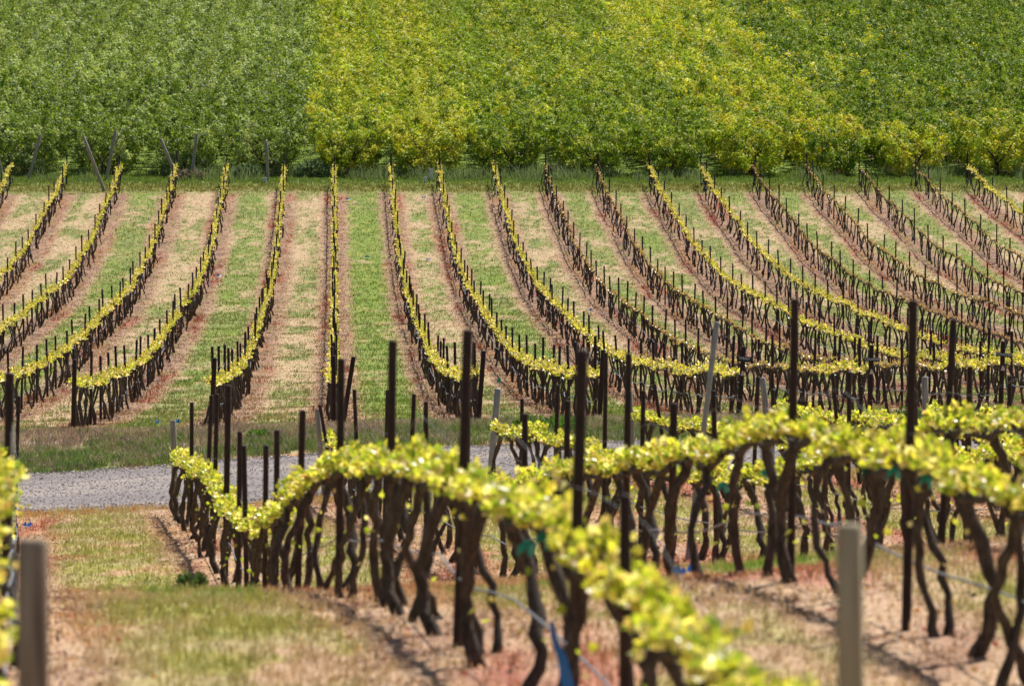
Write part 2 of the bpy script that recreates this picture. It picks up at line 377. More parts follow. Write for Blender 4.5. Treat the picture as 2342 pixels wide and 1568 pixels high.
def rotm(rx, rz):
    cx, sx, cz, sz = math.cos(rx), math.sin(rx), math.cos(rz), math.sin(rz)
    return np.array([[cz, -sz, 0], [sz, cz, 0], [0, 0, 1]]) @ np.array([[1, 0, 0], [0, cx, -sx], [0, sx, cx]])
ONES = "zeroth first second third fourth fifth sixth seventh eighth ninth tenth eleventh twelfth thirteenth fourteenth fifteenth sixteenth seventeenth eighteenth nineteenth".split()
def ordw(n):
    if n < 20: return ONES[n]
    t, u = divmod(n, 10); tens = "twent thirt fort fift sixt sevent eight ninet".split()[t - 2]
    return tens + "ieth" if u == 0 else tens + "y-" + ONES[u]

# ------------------------------------------------------------------ ground, road
def grid_mesh(name, xs, zs, mat, dz=0.0, colors=True, xfun=None):
    X, Z = np.meshgrid(xs, zs)
    H = height(X, Z) + dz
    V = np.stack([X, Z, H], -1).reshape(-1, 3)
    nx, nz = len(xs), len(zs)
    i = np.arange(nz - 1)[:, None] * nx; j = np.arange(nx - 1)[None]
    Q = np.stack([i + j, i + j + 1, i + nx + j + 1, i + nx + j], -1).reshape(-1, 4)
    mb = MB(); mb.add(V, Q, None, ground_color(X, Z).reshape(-1, 3) if colors else (1, 1, 1))
    return mb.mesh(name, [mat])
zs = np.concatenate([np.arange(8, 120, .16), np.arange(120, 310, .3), np.arange(310, 470, .8), np.arange(470, 619, 8)])
xs = np.concatenate([np.arange(-118, -40, 3.0), np.arange(-40, 40.01, .2), np.arange(43, 119, 3.0)])
g = tag(link("ground", grid_mesh("ground", xs, zs, M['ground'])), "undulating vineyard hillside of pinkish soil, straw and green grass strips", "ground", kind="structure")
# hill beyond the orchard, to the skyline
zz = np.array([618.5, 640, 700, 800, 950, 1200, 1500.]); xx = np.linspace(-500, 500, 41)
X, Z = np.meshgrid(xx, zz); V = np.stack([X, Z, np.interp(Z, _fz, _fh) - 0.4], -1).reshape(-1, 3)
i = np.arange(6)[:, None] * 41; j = np.arange(40)[None]
mb = MB(); mb.add(V, np.stack([i + j, i + j + 1, i + 42 + j, i + 41 + j], -1).reshape(-1, 4), None, tuple(C['green']))
tag(link("hill", mb.mesh("hill", [M['ground']])), "green hillside rising beyond the orchard rows", "hill", kind="structure")
xs2 = np.arange(-60, 60.01, .25); zs2 = np.linspace(0, 1, 33)
X = np.broadcast_to(xs2[None], (33, len(xs2))).copy()
e0 = 97.9 + (fbm(xs2 * .5, xs2 * 0, 3) - .5) * 1.1 + (fbm(xs2 * 3, xs2 * 0 + 5, 2) - .5) * .35
e1 = 106.2 + (fbm(xs2 * .5 + 50, xs2 * 0, 3) - .5) * .8 + (fbm(xs2 * 3, xs2 * 0 + 9, 2) - .5) * .3
Z = e0[None] + (e1 - e0)[None] * zs2[:, None]
dz = 0.03 * np.minimum(1, np.minimum(zs2, 1 - zs2) * 12)[:, None] + .012
V = np.stack([X, Z, height(X, Z) + dz], -1).reshape(-1, 3); nx = len(xs2)
i = np.arange(32)[:, None] * nx; j = np.arange(nx - 1)[None]
mb = MB(); mb.add(V, np.stack([i + j, i + j + 1, i + nx + j + 1, i + nx + j], -1).reshape(-1, 4))
tag(link("gravel_road", mb.mesh("gravel_road", [M['gravel']])), "grey gravel farm road crossing between the two vineyard blocks", "road", kind="structure")
def road_edges(X): return np.interp(X, xs2, e0), np.interp(X, xs2, e1)
# loose stones on the road
n = 45000; r = np.random.default_rng(3)
px = r.uniform(-14, 14, n); a0, a1 = road_edges(px); pz = a0 + (a1 - a0) * r.random(n)
oc = np.array([(1, 0, 0), (-1, 0, 0), (0, 1, 0), (0, -1, 0), (0, 0, .7), (0, 0, -.7)], float); ot = np.array([(0, 2, 4), (2, 1, 4), (1, 3, 4), (3, 0, 4), (2, 0, 5), (1, 2, 5), (3, 1, 5), (0, 3, 5)])
S = r.uniform(.008, .026, n) * (1 + (r.random(n) < .02) * .8)
V = oc[None] * S[:, None, None] * r.uniform(.7, 1.3, (n, 6, 3)) + np.stack([px, pz, height(px, pz) + .04], -1)[:, None]
mb = MB(); mb.add(V.reshape(-1, 3), None, (ot[None] + (np.arange(n) * 6)[:, None, None]).reshape(-1, 3), np.repeat(np.array([.25, .22, .215]) * np.exp(r.normal(0, .42, (n, 1))), 6, axis=0))
tag(link("gravel", mb.mesh("gravel", [M['stone']], False)), "loose grey stones scattered over the gravel road", "gravel", kind="stuff")

# ------------------------------------------------------------------ grasses
def blades(name, label, px, pz, hgt, wid, col, lean=.5, per=3, seed=1, extra=None):
    r = np.random.default_rng(seed); n = len(px) * per
    X = np.repeat(px, per) + r.normal(0, 1, n) * np.repeat(wid, per) * 2.2; Z = np.repeat(pz, per) + r.normal(0, 1, n) * np.repeat(wid, per) * 2.2
    h = np.repeat(hgt, per) * r.uniform(.5, 1.25, n); w = np.repeat(wid, per) * r.uniform(.6, 1.3, n)
    c = np.repeat(col, per, axis=0) * r.uniform(.72, 1.3, (n, 1))
    y = height(X, Z) - .01
    th = r.uniform(0, math.pi, n); ph = r.uniform(0, 2 * math.pi, n); ln = r.random(n) * lean
    bx, bz = np.cos(th) * w / 2, np.sin(th) * w / 2
    tip = np.stack([X + np.cos(ph) * ln * h, Z + np.sin(ph) * ln * h, y + h], -1)
    midx = X + np.cos(ph) * ln * h * .35; midz = Z + np.sin(ph) * ln * h * .35
    v = np.stack([np.stack([X - bx, Z - bz, y], -1), np.stack([X + bx, Z + bz, y], -1), np.stack([midx + bx * .8, midz + bz * .8, y + h * .6], -1), np.stack([midx - bx * .8, midz - bz * .8, y + h * .6], -1), tip], 1)
    b = np.arange(n) * 5
    mb = MB(); mb.add(v.reshape(-1, 3), np.stack([b, b + 1, b + 2, b + 3], -1), np.stack([b + 3, b + 2, b + 4], -1), np.repeat(c, 5, axis=0))
    return tag(link(name, mb.mesh(name, [M['grass']], False)), label, "grass", kind="stuff")
def wedge(r, n, z0, z1, m=1.0, p=1.0):
    z = (z0 ** (1 + p) + (z1 ** (1 + p) - z0 ** (1 + p)) * r.random(n)) ** (1 / (1 + p))
    return r.uniform(-1, 1, n) * (z * .0915 + m), z
r = np.random.default_rng(21)
px, pz = wedge(r, 110000, 17, 97.6, .8, .5)
d, _, _ = row_dist_near(px, pz); keep = r.random(len(px)) < np.where(np.abs(d) < .4, .35, 1.0); px, pz = px[keep], pz[keep]
col = ground_color(px, pz); gr = (col[:, 1] > col[:, 0] * .8)
blades("aisle_grass", "short olive and straw grass between the foreground vine rows", px, pz, np.where(gr, .065, .055) * r.uniform(.6, 1.5, len(px)), np.full(len(px), .009), col * np.where(gr, 1.0, 1.0)[:, None], .7, 3, 2)
px, pz = wedge(r, 170000, 114, 296, .8, .8)
col = ground_color(px, pz) * np.where(r.random(len(px)) < .22, .55, 1.0)[:, None]; gr = (col[:, 1] > col[:, 0] * .85); redd = (col[:, 0] > col[:, 1] * 2.0)
keep = r.random(len(px)) < np.where(gr, 1, np.where(redd, 1, .65)); px, pz, col, gr, redd = px[keep], pz[keep], col[keep], gr[keep], redd[keep]
blades("slope_grass", "patchy green and straw grass between the rows on the far slope", px, pz, np.where(gr, .085, np.where(redd, .14, .065)) * r.uniform(.6, 1.5, len(px)), np.full(len(px), .02), col, .8, 3, 3)
nc = 3000; cxx = r.uniform(-11.6, 11.6, nc); a0, a1 = road_edges(cxx); ch_ = r.random(nc); cz = a1 + .1 + ch_ * (117.3 - a1)
n1 = fbm(cxx * .7, cz * .5, 3); nearr = sstep(.62, .28, ch_ + (n1 - .5) * .9)
gk = r.random(nc) < .12 + .62 * nearr
cgr = np.array([(.10, .17, .035), (.15, .215, .05), (.19, .22, .09), (.12, .16, .07)])[r.integers(0, 4, nc)]
cbr = np.array([(.33, .25, .20), (.27, .20, .165), (.40, .31, .23), (.30, .22, .19)])[r.integers(0, 4, nc)]
ccol = np.where(gk[:, None], cgr, cbr) * r.uniform(.75, 1.2, (nc, 1)); chh = np.where(gk, r.uniform(.07, .2, nc), r.uniform(.06, .17, nc)) * sstep(0, .9, cz - a1 + .25) * np.where(ch_ > .8, .6, 1)
per = 16; px = np.repeat(cxx, per) + r.normal(0, .13, nc * per); pz = np.repeat(cz, per) + r.normal(0, .13, nc * per)
col = np.repeat(ccol, per, 0); hh = np.repeat(chh, per)
blades("headland_grass", "tall purplish seeding grass on the headland above the gravel road", px, pz, hh + .02, np.full(len(px), .013), col, .9, 3, 4)
px = r.uniform(-11, 11, 7000); a0, a1 = road_edges(px); pz = a0 - .05 - np.abs(r.normal(0, .9, len(px))); k = fbm(px * .9, pz * .5 + 4, 3) > .42; px, pz = px[k], pz[k]
col = np.where((r.random(len(px)) < .35)[:, None], C['orange'] * 1.0, C['straw']) * np.ones((len(px), 1))
blades("verge_grass", "dry orange grass along the near edge of the gravel road", px, pz, r.uniform(.04, .13, len(px)), np.full(len(px), .012), col, .9, 3, 5)
px = r.uniform(-32, 32, 26000); pz = 293 + 11 * r.random(26000) ** .8
a = px - T1 * pz; u = (a - ORCH_A[0]) / (ORCH_A[1] - ORCH_A[0]); od = np.abs(u - np.round(u)); n1 = fbm(px * .5, pz * .3, 3)
wd = sstep(.45, .62, n1) * sstep(297, 299, pz)
col = mixc(mixc(C['olive'] * .75 + np.zeros((len(px), 3)), C['lush'] * .9, sstep(294, 298, pz)), np.array([.20, .25, .13]), wd * .85)
blades("tall_weeds", "rank green and grey-green weeds at the foot of the orchard", px, pz, .1 + .7 * wd * r.random(len(px)) + .05, np.full(len(px), .035), col, .7, 3, 6)
px = r.uniform(-34, 34, 30000); pz = 303 + 40 * r.random(30000)
col = ground_color(px, pz); k = col[:, 1] > col[:, 0]
blades("orchard_grass", "bright green grass in the alleys between orchard rows", px[k], pz[k], np.full(k.sum(), .1), np.full(k.sum(), .035), col[k], .6, 2, 7)
# prunings and dead leaves lying under the vines
def litter(name, label, X, Z, S, cols, seed):
    r = np.random.default_rng(seed); n = len(X)
    P = np.stack([X, Z, height(X, Z) + .012], -1); D = np.stack([r.normal(size=n), r.normal(size=n), r.normal(size=n) * .25], -1)
    N = np.stack([r.normal(size=n) * .5, r.normal(size=n) * .5, np.ones(n)], -1)
    mb = MB(); add_leaves(mb, P, D, N, S, cols, 'q')
    return tag(link(name, mb.mesh(name, [M['grass']], False)), label, "leaf litter", kind="stuff")
X, Z = wedge(r, 60000, 17, 97, .8, .6); d, _, _ = row_dist_near(X, Z); k = np.abs(d) + r.normal(0, .15, len(X)) < .75; X, Z = X[k], Z[k]
pal = np.array([C['pale'], C['soil'], C['mauve'] * .7, C['orange'], C['straw'] * 1.1, C['red'] * .8, C['mauve'] * .4])  # litter tones; the darkest also paint in the small shadows of clods
litter("fallen_leaves", "brown and straw leaf litter under the foreground vines", X, Z, r.uniform(.02, .06, len(X)), pal[r.integers(0, 7, len(X))] * r.uniform(.7, 1.2, (len(X), 1)), 8)
X, Z = wedge(r, 150000, 114, 294, .8, .8); d, _, _ = row_dist_far(X, Z); k = np.abs(d) + r.normal(0, .15, len(X)) < .7; X, Z = X[k], Z[k]
litter("dead_leaves", "brown leaf litter and prunings under the rows on the far slope", X, Z, r.uniform(.03, .08, len(X)), pal[r.integers(0, 7, len(X))] * r.uniform(.7, 1.2, (len(X), 1)), 9)

# ------------------------------------------------------------------ grapevines
YEL = np.array([(.60, .60, .08), (.50, .55, .07), (.68, .64, .13), (.38, .47, .05), (.78, .75, .45), (.20, .30, .035), (.56, .44, .20), (.45, .53, .07), (.70, .66, .26)])
BRZ = np.array([(.38, .26, .11), (.32, .22, .12), (.42, .31, .11), (.25, .16, .10), (.36, .32, .09), (.44, .33, .15)])
def vine_variant(seed, spacing, kind='hi', bronze=0.0, dens=1.0):
    r = np.random.default_rng(seed); hi = kind == 'hi'
    two = r.random() < (.62 if hi else .8)
    tr = MB(); co = MB(); fo = MB()
    half = spacing / 2 + .06; ch = .93
    def bark(n): return np.array([.078, .061, .050]) * r.uniform(.75, 1.35, (n, 1)) * np.array([1, 1, 1])
    heads = []
    for b in range(2 if two else 1):
        base = np.array([r.normal(0, .10), r.normal(0, .16) + (b * .22 - .11 if two else 0), -.12])
        hy = (.16 + .2 * r.random()) * (1 if b else -1) if two else r.normal(0, .12)
        head = np.array([r.normal(0, .02), hy, ch])
        m = 13 if hi else 7
        t = np.linspace(0, 1, m); s = t * t * (3 - 2 * t)
        bow = r.uniform(.05, .18) * r.choice([-1, 1]); bowx = r.uniform(.04, .15) * r.choice([-1, 1])
        ph = r.uniform(-.15, .15)
        pts = base + (head - base) * np.stack([s, s, t], -1)
        pts[:, 1] += bow * np.sin(math.pi * np.clip(t + ph, 0, 1)) * (1 - .3 * t) + .018 * np.sin(t * 9 + r.random() * 6)
        pts[:, 0] += bowx * np.sin(math.pi * t) + .016 * np.sin(t * 8 + r.random() * 6) * (1 - t)
        pts[1:] += r.normal(0, .011, (m - 1, 3)) * np.array([1, 1, .3])
        rad = (.033 if not two else .027) * r.uniform(.85, 1.15) * (1 + .45 * np.exp(-((t - .08) / .1) ** 2) + .12 * np.sin(t * 14 + r.random() * 6) + .3 * np.exp(-((t - 1) / .1) ** 2))
        v, q, c3 = tube(pts, rad, 9 if hi else 5, True, .22 if hi else .15, r)
        tr.add(v, q, c3, bark(len(v)))
        heads.append(head)
    arms = []
    for sgn in (-1, 1):
        h0 = heads[0] if sgn < 0 or not two else heads[1]
        m = 12 if hi else 6
        t = np.linspace(0, 1, m)
        y = h0[1] + (sgn * half - h0[1]) * t
        pts = np.stack([h0[0] * (1 - t) + .02 * np.sin(t * 7 + r.random() * 6) * (t), y, ch - .03 * np.exp(-t * 5) + .02 * np.sin(t * 6 + r.random() * 6) * t + .02 * t], -1)
        rad = .026 * (1.25 - .55 * t) * (1 + .12 * np.sin(t * 25))
        v, q, c3 = tube(pts, rad, 7 if hi else 4, True, .15, r); co.add(v, q, c3, bark(len(v))); arms.append(pts)
    L = np.concatenate([arms[0][::-1], arms[1]])
    # spurs and young shoots
    nsp = int(2 * half / (.085 if hi else .11)); P = []; D = []; N = []; S = []
    for y in np.linspace(-half + .04, half - .04, nsp) + r.normal(0, .02, nsp):
        x0 = np.interp(y, L[:, 1], L[:, 0]); z0 = np.interp(y, L[:, 1], L[:, 2])
        bare = r.random() < bronze * .45 or (bronze == 0 and r.random() < .15); vig = .45 + 1.25 * vnoise(y * 3.2 + seed * 7.7, seed * 1.3)
        sp0 = np.array([x0, y, z0]); sd = np.array([r.normal(0, .5), r.normal(0, .4), 1.0]); sd /= np.linalg.norm(sd)
        sp1 = sp0 + sd * r.uniform(.04, .08)
        v, q, c3 = tube([sp0, sp1], [.013, .009], 5 if hi else 3, True); co.add(v, q, c3, bark(len(v)))
        if bare: continue
        for s_ in range(2 if hi else 2):
            d = np.array([r.normal(0, .7), r.normal(0, .5), r.uniform(.25, 1.35)]); d /= np.linalg.norm(d)
            ln = r.uniform(.04, .19) * (1.6 if r.random() < .12 else 1) * vig * (1 - .55 * bronze)
            dr = np.array([0, 0, -r.uniform(0, .7)]) * ln
            tt = np.linspace(0, 1, 4); pts = sp1 + d * ln * tt[:, None] + dr * (tt ** 2)[:, None]
            if hi:
                v, q, c3 = tube(pts, [.005, .004, .003, .002], 3, False); co.add(v, q, c3, np.array([.2, .22, .05]))
            nl = max(1, int((r.integers(7, 13) if hi else r.integers(3, 6)) * dens * (1 - .5 * bronze)))
            tl = r.random(nl) ** .8
            base = sp1 + d * ln * tl[:, None] + dr * (tl ** 2)[:, None]
            ld = rand_dirs(r, nl) * .9 + d + np.array([0, 0, .1])
            nn = rand_dirs(r, nl) * .9 + np.array([0, 0, .7])
            P.append(base + rand_dirs(r, nl) * .025); D.append(ld); N.append(nn)
            S.append(r.uniform(.036, .082, nl) * (1.15 - .45 * tl) * (1.0 if hi else 1.4) * (1 - .3 * bronze))
    if hi:      # a few stray leaves lower down
        for k in range(r.integers(2, 8)):
            z = r.uniform(.25, .85); h0 = heads[r.integers(len(heads))]
            P.append(np.array([[r.normal(0, .06), h0[1] * z + r.normal(0, .1), z]])); D.append(rand_dirs(r, 1)); N.append(rand_dirs(r, 1)); S.append(r.uniform(.03, .06, 1))
    P, D, N, S = map(np.concatenate, (P, D, N, S))
    n = len(P); pick = r.integers(0, len(YEL), n); c = YEL[pick]
    if bronze > 0:
        k = r.random(n) < bronze; c = np.where(k[:, None], BRZ[r.integers(0, len(BRZ), n)], c)
    c = c * r.uniform(.78, 1.28, (n, 1)) * (1 if hi else np.array([.95, .84, 1.1]))
    add_leaves(fo, P, D, N, S, c, 'hi' if hi else 'lo')
    return dict(trunk=tr, cordon=co, foliage=fo, two=two)
SP_N, SP_F = 1.68, 2.0
NEAR_V = [vine_variant(100 + i, SP_N, 'hi') for i in range(12)]
FAR_V = {0: [vine_variant(200 + i, SP_F, 'lo') for i in range(8)]}
for bi, bv in ((1, .55), (2, .8), (3, 1.0)): FAR_V[bi] = [vine_variant(300 + 20 * bi + i, SP_F, 'lo', bv) for i in range(6)]
def lvl(k, z=999):
    b = BRONZE.get(k, 0) * float(sstep(0, 22, z - far_start(k) - 5)); return 0 if b < .2 else 1 if b < .6 else 2 if b < .9 else 3
def meshes(v, nm): return dict(trunk=v['trunk'].mesh(nm + "_trunk", [M['bark']]), cordon=v['cordon'].mesh(nm + "_cordon", [M['bark']]), foliage=v['foliage'].mesh(nm + "_foliage", [M['leaf']], False), two=v['two'])
NEAR_M = [meshes(v, "near_vine") for v in NEAR_V]
FAR_M = {k: [meshes(v, "far_vine") for v in l] for k, l in FAR_V.items()}
NEAR_ROWS = [("left edge row", -0.08), ("hooked front row", 2.67), ("second near row", 5.33), ("third near row", 8.0),
             ("fourth near row", 10.67), ("fifth near row", 13.33), ("last short near row", 16.0)]
def far_name(k):
    if k == 0: return "upright central row"
    return f"{ordw(abs(k))} row {'right' if k > 0 else 'left'} of the upright one"
def near_start(i): return [FPX / 136.5, FPX / 136.5, FPX / 134.5, FPX / 137, FPX / 133, FPX / 131, FPX / 131][i]
FAR_S0 = {-2: 106.0, -1: 107.0, 0: 108.0, 1: 113.0}
def far_start(k): return FPX / FAR_S0.get(k, 104.0 if k < -2 else 111.5)
FAR_END = 296.0
cands = []       # (depth, block, row, ordinal, X, Z, t)
for i, (nm, a) in enumerate(NEAR_ROWS):
    z = near_start(i) - .9; c = 1
    while z > 18.6:
        cands.append((z, 'n', i, c, a + T2 * z - (.13 if i == 0 else 0), z)); z -= SP_N; c += 1
gapr = np.random.default_rng(12)
for k in FAR_K:
    z = far_start(k) + .9; c = 1
    while z < FAR_END:
        if gapr.random() < .035 and c > 4: z += SP_F; continue
        cands.append((z, 'f', k, c, far_row(k) + T1 * z, z)); z += SP_F; c += 1
def in_frame(X, Z, h0=0.0, h1=1.1, m=0.5):
    s = FPX / Z; x = CX + X * s; y0 = YH - (height(X, Z) + h1) * s; y1 = YH - (height(X, Z) + h0) * s
    return -m * s < x < WPX + m * s and y0 < 1570
vis = sorted([c for c in cands if in_frame(c[4], c[5])]); solo = set(id(c) for c in vis[:296])
def pitch(X, Z, t, L=.9): return math.atan((float(height(X + t * L, Z + L)) - float(height(X - t * L, Z - L))) / (2 * L))
rest = {}
r = np.random.default_rng(77)
for c in cands:
    z, blk, row, n, X, Z = c
    if blk == 'n' and id(c) not in solo: continue
    t = T2 if blk == 'n' else T1
    rx = pitch(X, Z, t); flip = r.random() < .5; rz = -math.atan(t) + (math.pi if flip else 0); rx = -rx if flip else rx
    sc = r.uniform(.95, 1.06)
    lv = 0 if blk == 'n' else lvl(row, Z); pool = NEAR_M if blk == 'n' else FAR_M[lv]; vi = int(r.integers(len(pool)))
    H = float(height(X, Z))
    if id(c) in solo:
        v = pool[vi]
        e = link("grapevine", None, None, (X, Z, H), (rx, 0, rz)); e.scale = (1, 1, sc)
        kind = "twin-trunked" if v['two'] else "single-trunked"
        if blk == 'n': tag(e, f"{kind} leafy grapevine, {ordw(n)} from gravel road in the {NEAR_ROWS[row][0]}", "grapevine", "grapevines of the near block")
        else: tag(e, f"{'sparse bronze' if lv else 'yellow-green'} {kind} vine, {ordw(n)} up the slope, {far_name(row)}", "grapevine", "grapevines of the far block")
        for p in ("trunk", "cordon", "foliage"): link(p, v[p], e)
    else:
        rest.setdefault((lv, vi), []).append((rotm(rx, rz) @ np.diag([1, 1, sc]), (X, Z, H)))
parts = []
for (lv, vi), l in rest.items():
    v = FAR_V[lv][vi]; R = np.array([a for a, b in l]); O = np.array([b for a, b in l])
    for p, mi in (("trunk", 0), ("cordon", 0), ("foliage", 1)):
        a = v[p].arrays(); a['mq'] = a['mq'] + mi; a['mt'] = a['mt'] + mi
        parts.append(replicate(a, R, O, r.uniform(.85, 1.12, (len(l), 1))))
a = merge(parts)
tag(link("distant_vines", to_mesh(a, "distant_vines", [M['bark'], M['leaf']], False)), "mass of small grapevines in rows up the far slope", "vines", kind="stuff")

# ------------------------------------------------------------------ posts
def post_arrays(h, rad, n=10, lean=(0, 0), r=None):
    """round stake from 0.3 m below the ground to h, with a chamfered top; lean = offset of the top"""
    zs_ = np.array([-.3, 0, h * .33, h * .66, h - .012, h]); rr = np.array([1, 1, 1, 1, 1, .8]) * rad
    t = np.clip(zs_ / h, 0, 1)
    pts = np.stack([lean[0] * t, lean[1] * t, zs_], -1)
    v, q, c = tube(pts, rr, n, True, .03, r or np.random.default_rng(1)); mb = MB(); mb.add(v, q, c); return mb
def smooth_off(me): return me
posts_n = {}
def near_post(row, x, ytop, dx=0, mat='rust', rad=.031, what=None, s=None, group="posts of the near block"):
    a = NEAR_ROWS[row][1]
    if s is None: s = (x - 40) / a
    X, Z = (x - CX) / s, FPX / s; H = float(height(X, Z))
    yb = YH - H * s; h = max(.7, (yb - ytop) / s)
    mb = post_arrays(h, rad, 12, (dx / s, 0), np.random.default_rng(int(abs(x)) + 3))
    o = link("vineyard_post", mb.mesh("vineyard_post", [M[mat]]), None, (X, Z, H))
    return o, s
NEARP = {  # row: (x at foot, y of top, lean of top in columns, material, radius)
    0: [(14, 852, 8, 'rust', .040, 270), (32, 905, 10, 'rust', .031, 142), (22, 1000, -2, 'rust', .032, 185)],
    1: [(437, 919, 1, 'rust', .031), (469, 903, 14, 'rust', .031), (487, 900, 9, 'rust', .031), (514, 880, 8, 'rust', .04), (544, 986, 4, 'rust', .031), (564, 1018, -7, 'rust', .031), (604, 1017, 4, 'rust', .030),
        (630, 982, 3, 'rust', .031), (680, 937, 12, 'rust', .032), (774, 819, 6, 'rust', .032), (889, 778, 9, 'rust', .031), (1046, 753, 24, 'rust', .031), (1306, 798, 26, 'rust', .030), (1430, 1130, 0, 'rust', .028)],
    2: [(822, 890, -12, 'rust', .031), (879, 891, 8, 'rust', .031), (932, 900, 15, 'rust', .031), (974, 917, 0, 'rust', .031), (1064, 945, 6, 'rust', .034), (1197, 945, 4, 'rust', .032), (1294, 915, 4, 'rust', .031),
        (1430, 808, 8, 'rust', .030), (1533, 921, 9, 'rust', .033), (1809, 682, 9, 'rust', .030), (2074, 685, 15, 'rust', .030)],
    3: [(1192, 911, 2, 'rust', .030), (1267, 879, 9, 'rust', .031), (1381, 806, 5, 'rust', .031), (1465, 892, 7, 'rust', .031), (1808, 853, 5, 'rust', .03), (2155, 729, 26, 'rust', .031), (1640, 892, -8, 'rust', .03)],
    4: [(1722, 861, 12, 'rust', .031), (1940, 850, 3, 'rust', .031), (2094, 892, 0, 'rust', .031), (2210, 837, 9, 'rust', .034)],
    5: [(1768, 890, 0, 'rust', .031), (1925, 853, -20, 'rust', .031), (1966, 882, 5, 'rust', .031), (2216, 845, 4, 'rust', .031), (2308, 858, 2, 'rust', .031)],
    6: [(2040, 845, -22, 'rust', .031), (2190, 900, 0, 'rust', .031)]}
for row, lst in NEARP.items():
    lst = [(*p, None)[:6] if len(p) == 5 else p for p in lst]
    order = sorted(lst, key=lambda p: (p[5] or (p[0] - 40) / NEAR_ROWS[row][1]))
    for n, (x, yt, dx, mt, rd, s) in enumerate(order, 1):
        o, s = near_post(row, x, yt, dx, mt, rd, None, s)
        ad = "leaning" if abs(dx) > 11 else "upright"
        tag(o, f"{ad} dark rusty steel post, {ordw(n)} from gravel road in the {NEAR_ROWS[row][0]}", "post", "steel posts of the near block")
def special(name, x, ytop, dx, mat, rad, row, label, s=None, cat="post"):
    o, s = near_post(row, x, ytop, dx, mat, rad, None, s); o.name = name
    return tag(o, label, cat, "wooden row-end posts of the near block" if 'wood' in mat else None)
special("wooden_post", 76, 1232, -3, 'brown_wood', .050, 0, "thick brown weathered wooden post with split face, lower left corner", 715)
special("wooden_post", 1954, 1198, -10, 'tan_wood', .043, 1, "smooth tan round wooden post in front of the lower right vines", 716)
special("wooden_post", 401, 960, -6, 'grey_wood', .05, 1, "short grey wooden end post at the road end of the hooked front row", 137)
special("wooden_post", 742, 934, -17, 'grey_wood', .046, 2, "grey wooden end post leaning left beside a slanting steel brace", 132.5)
special("brace_post", 770, 925, -39, 'rust', .03, 2, "slanting dark steel brace beside a grey wooden end post", 136)
special("wooden_post", 1119, 888, 20, 'galv', .055, 3, "pale grey end post leaning right where the third near row starts", 135)
special("wooden_post", 1448, 892, -8, 'grey_wood', .05, 4, "grey wooden end post half hidden behind a dark post, fourth near row", 132)
special("brace_post", 1530, 877, -33, 'rust', .03, 4, "slanting dark steel brace in front of shaggy trunks, fourth near row", 138)
special("leaning_pole", 1573, 735, 67, 'galv', .033, 3, "long grey galvanised pole leaning right, taller than every post around it", 193, "pole")
special("wooden_post", 1766, 863, -22, 'grey_wood', .055, 5, "tall weathered wooden end post leaning left, fifth near row", 130)
special("wooden_post", 2118, 861, -2, 'grey_wood', .055, 6, "upright weathered wooden end post, last short near row", 130)

# posts of the far block: one mesh per height, every third vine gap
FP = [post_arrays(h, .033, 8, (0, 0), np.random.default_rng(i)) for i, h in enumerate((1.58, 1.63, 1.68, 1.73, 1.78))]
FPM = [f.mesh("far_post", [M['rust']]) for f in FP]
ENDP = post_arrays(1.5, .052, 10, (0, 0), np.random.default_rng(9)); ENDM = ENDP.mesh("end_post", [M['rust']])
fp = []
for k in FAR_K:
    z0 = far_start(k); z = z0 + 1.9; c = 1
    while z < FAR_END + .5:
        fp.append((z + r.normal(0, .12), int(k), c)); z += 6.0 + r.normal(0, .3); c += 1
    fp.append((FAR_END - .2, int(k), c))
pv = sorted([p for p in fp if in_frame(far_row(p[1]) + T1 * p[0], p[0], 0, 1.7)]); psolo = set(pv[:225])
pr = {}
for p in fp:
    z, k, n = p; X = far_row(k) + T1 * z + r.normal(0, .03) ; H = float(height(X, z)) ; i = int(r.integers(5)); rot = (r.normal(0, .03), r.normal(0, .03), r.uniform(0, 6))
    if p in psolo:
        o = link("vineyard_post", FPM[i], None, (X, z, H), rot)
        tag(o, f"thin dark post, {ordw(n)} up the slope along the {far_name(k)}", "post", "steel posts of the far block")
    else: pr.setdefault(i, []).append((rotm(rot[0], rot[2]), (X, z, H)))
a = merge([replicate(FP[i].arrays(), np.array([q[0] for q in l]), np.array([q[1] for q in l])) for i, l in pr.items()])
tag(link("distant_posts", to_mesh(a, "distant_posts", [M['rust']])), "many thin dark vineyard posts higher up the far slope", "posts", kind="stuff")
# thick end posts at the foot of the far block
END_LEAN = {-2: (4, 0), -1: (9, 8), 0: (1, 0), 1: (13, 0), 2: (10, 0), 3: (12, 0), 4: (5, 0), 5: (7, 0), 6: (6, 0)}
end_at = {}
for k, (dx, _) in END_LEAN.items():
    z = far_start(k) - .25; X = far_row(k) + T1 * z; H = float(height(X, z))
    o = link("end_post", ENDM, None, (X, z, H), (0, math.atan(dx / 115 / 1.5), 0)); end_at[k] = (X, z, H, dx / 115 / 1.5)
    tag(o, f"thick black end post at the foot of the {far_name(k)}", "post", "end posts of the far block")
X, z, H, _ = end_at[0]
o = link("end_post", ENDM, None, (X + .2, z - .15, H), (0, math.radians(9), 0)); tag(o, "thick black end post leaning right beside the foot of the upright central row", "post", "end posts of the far block")
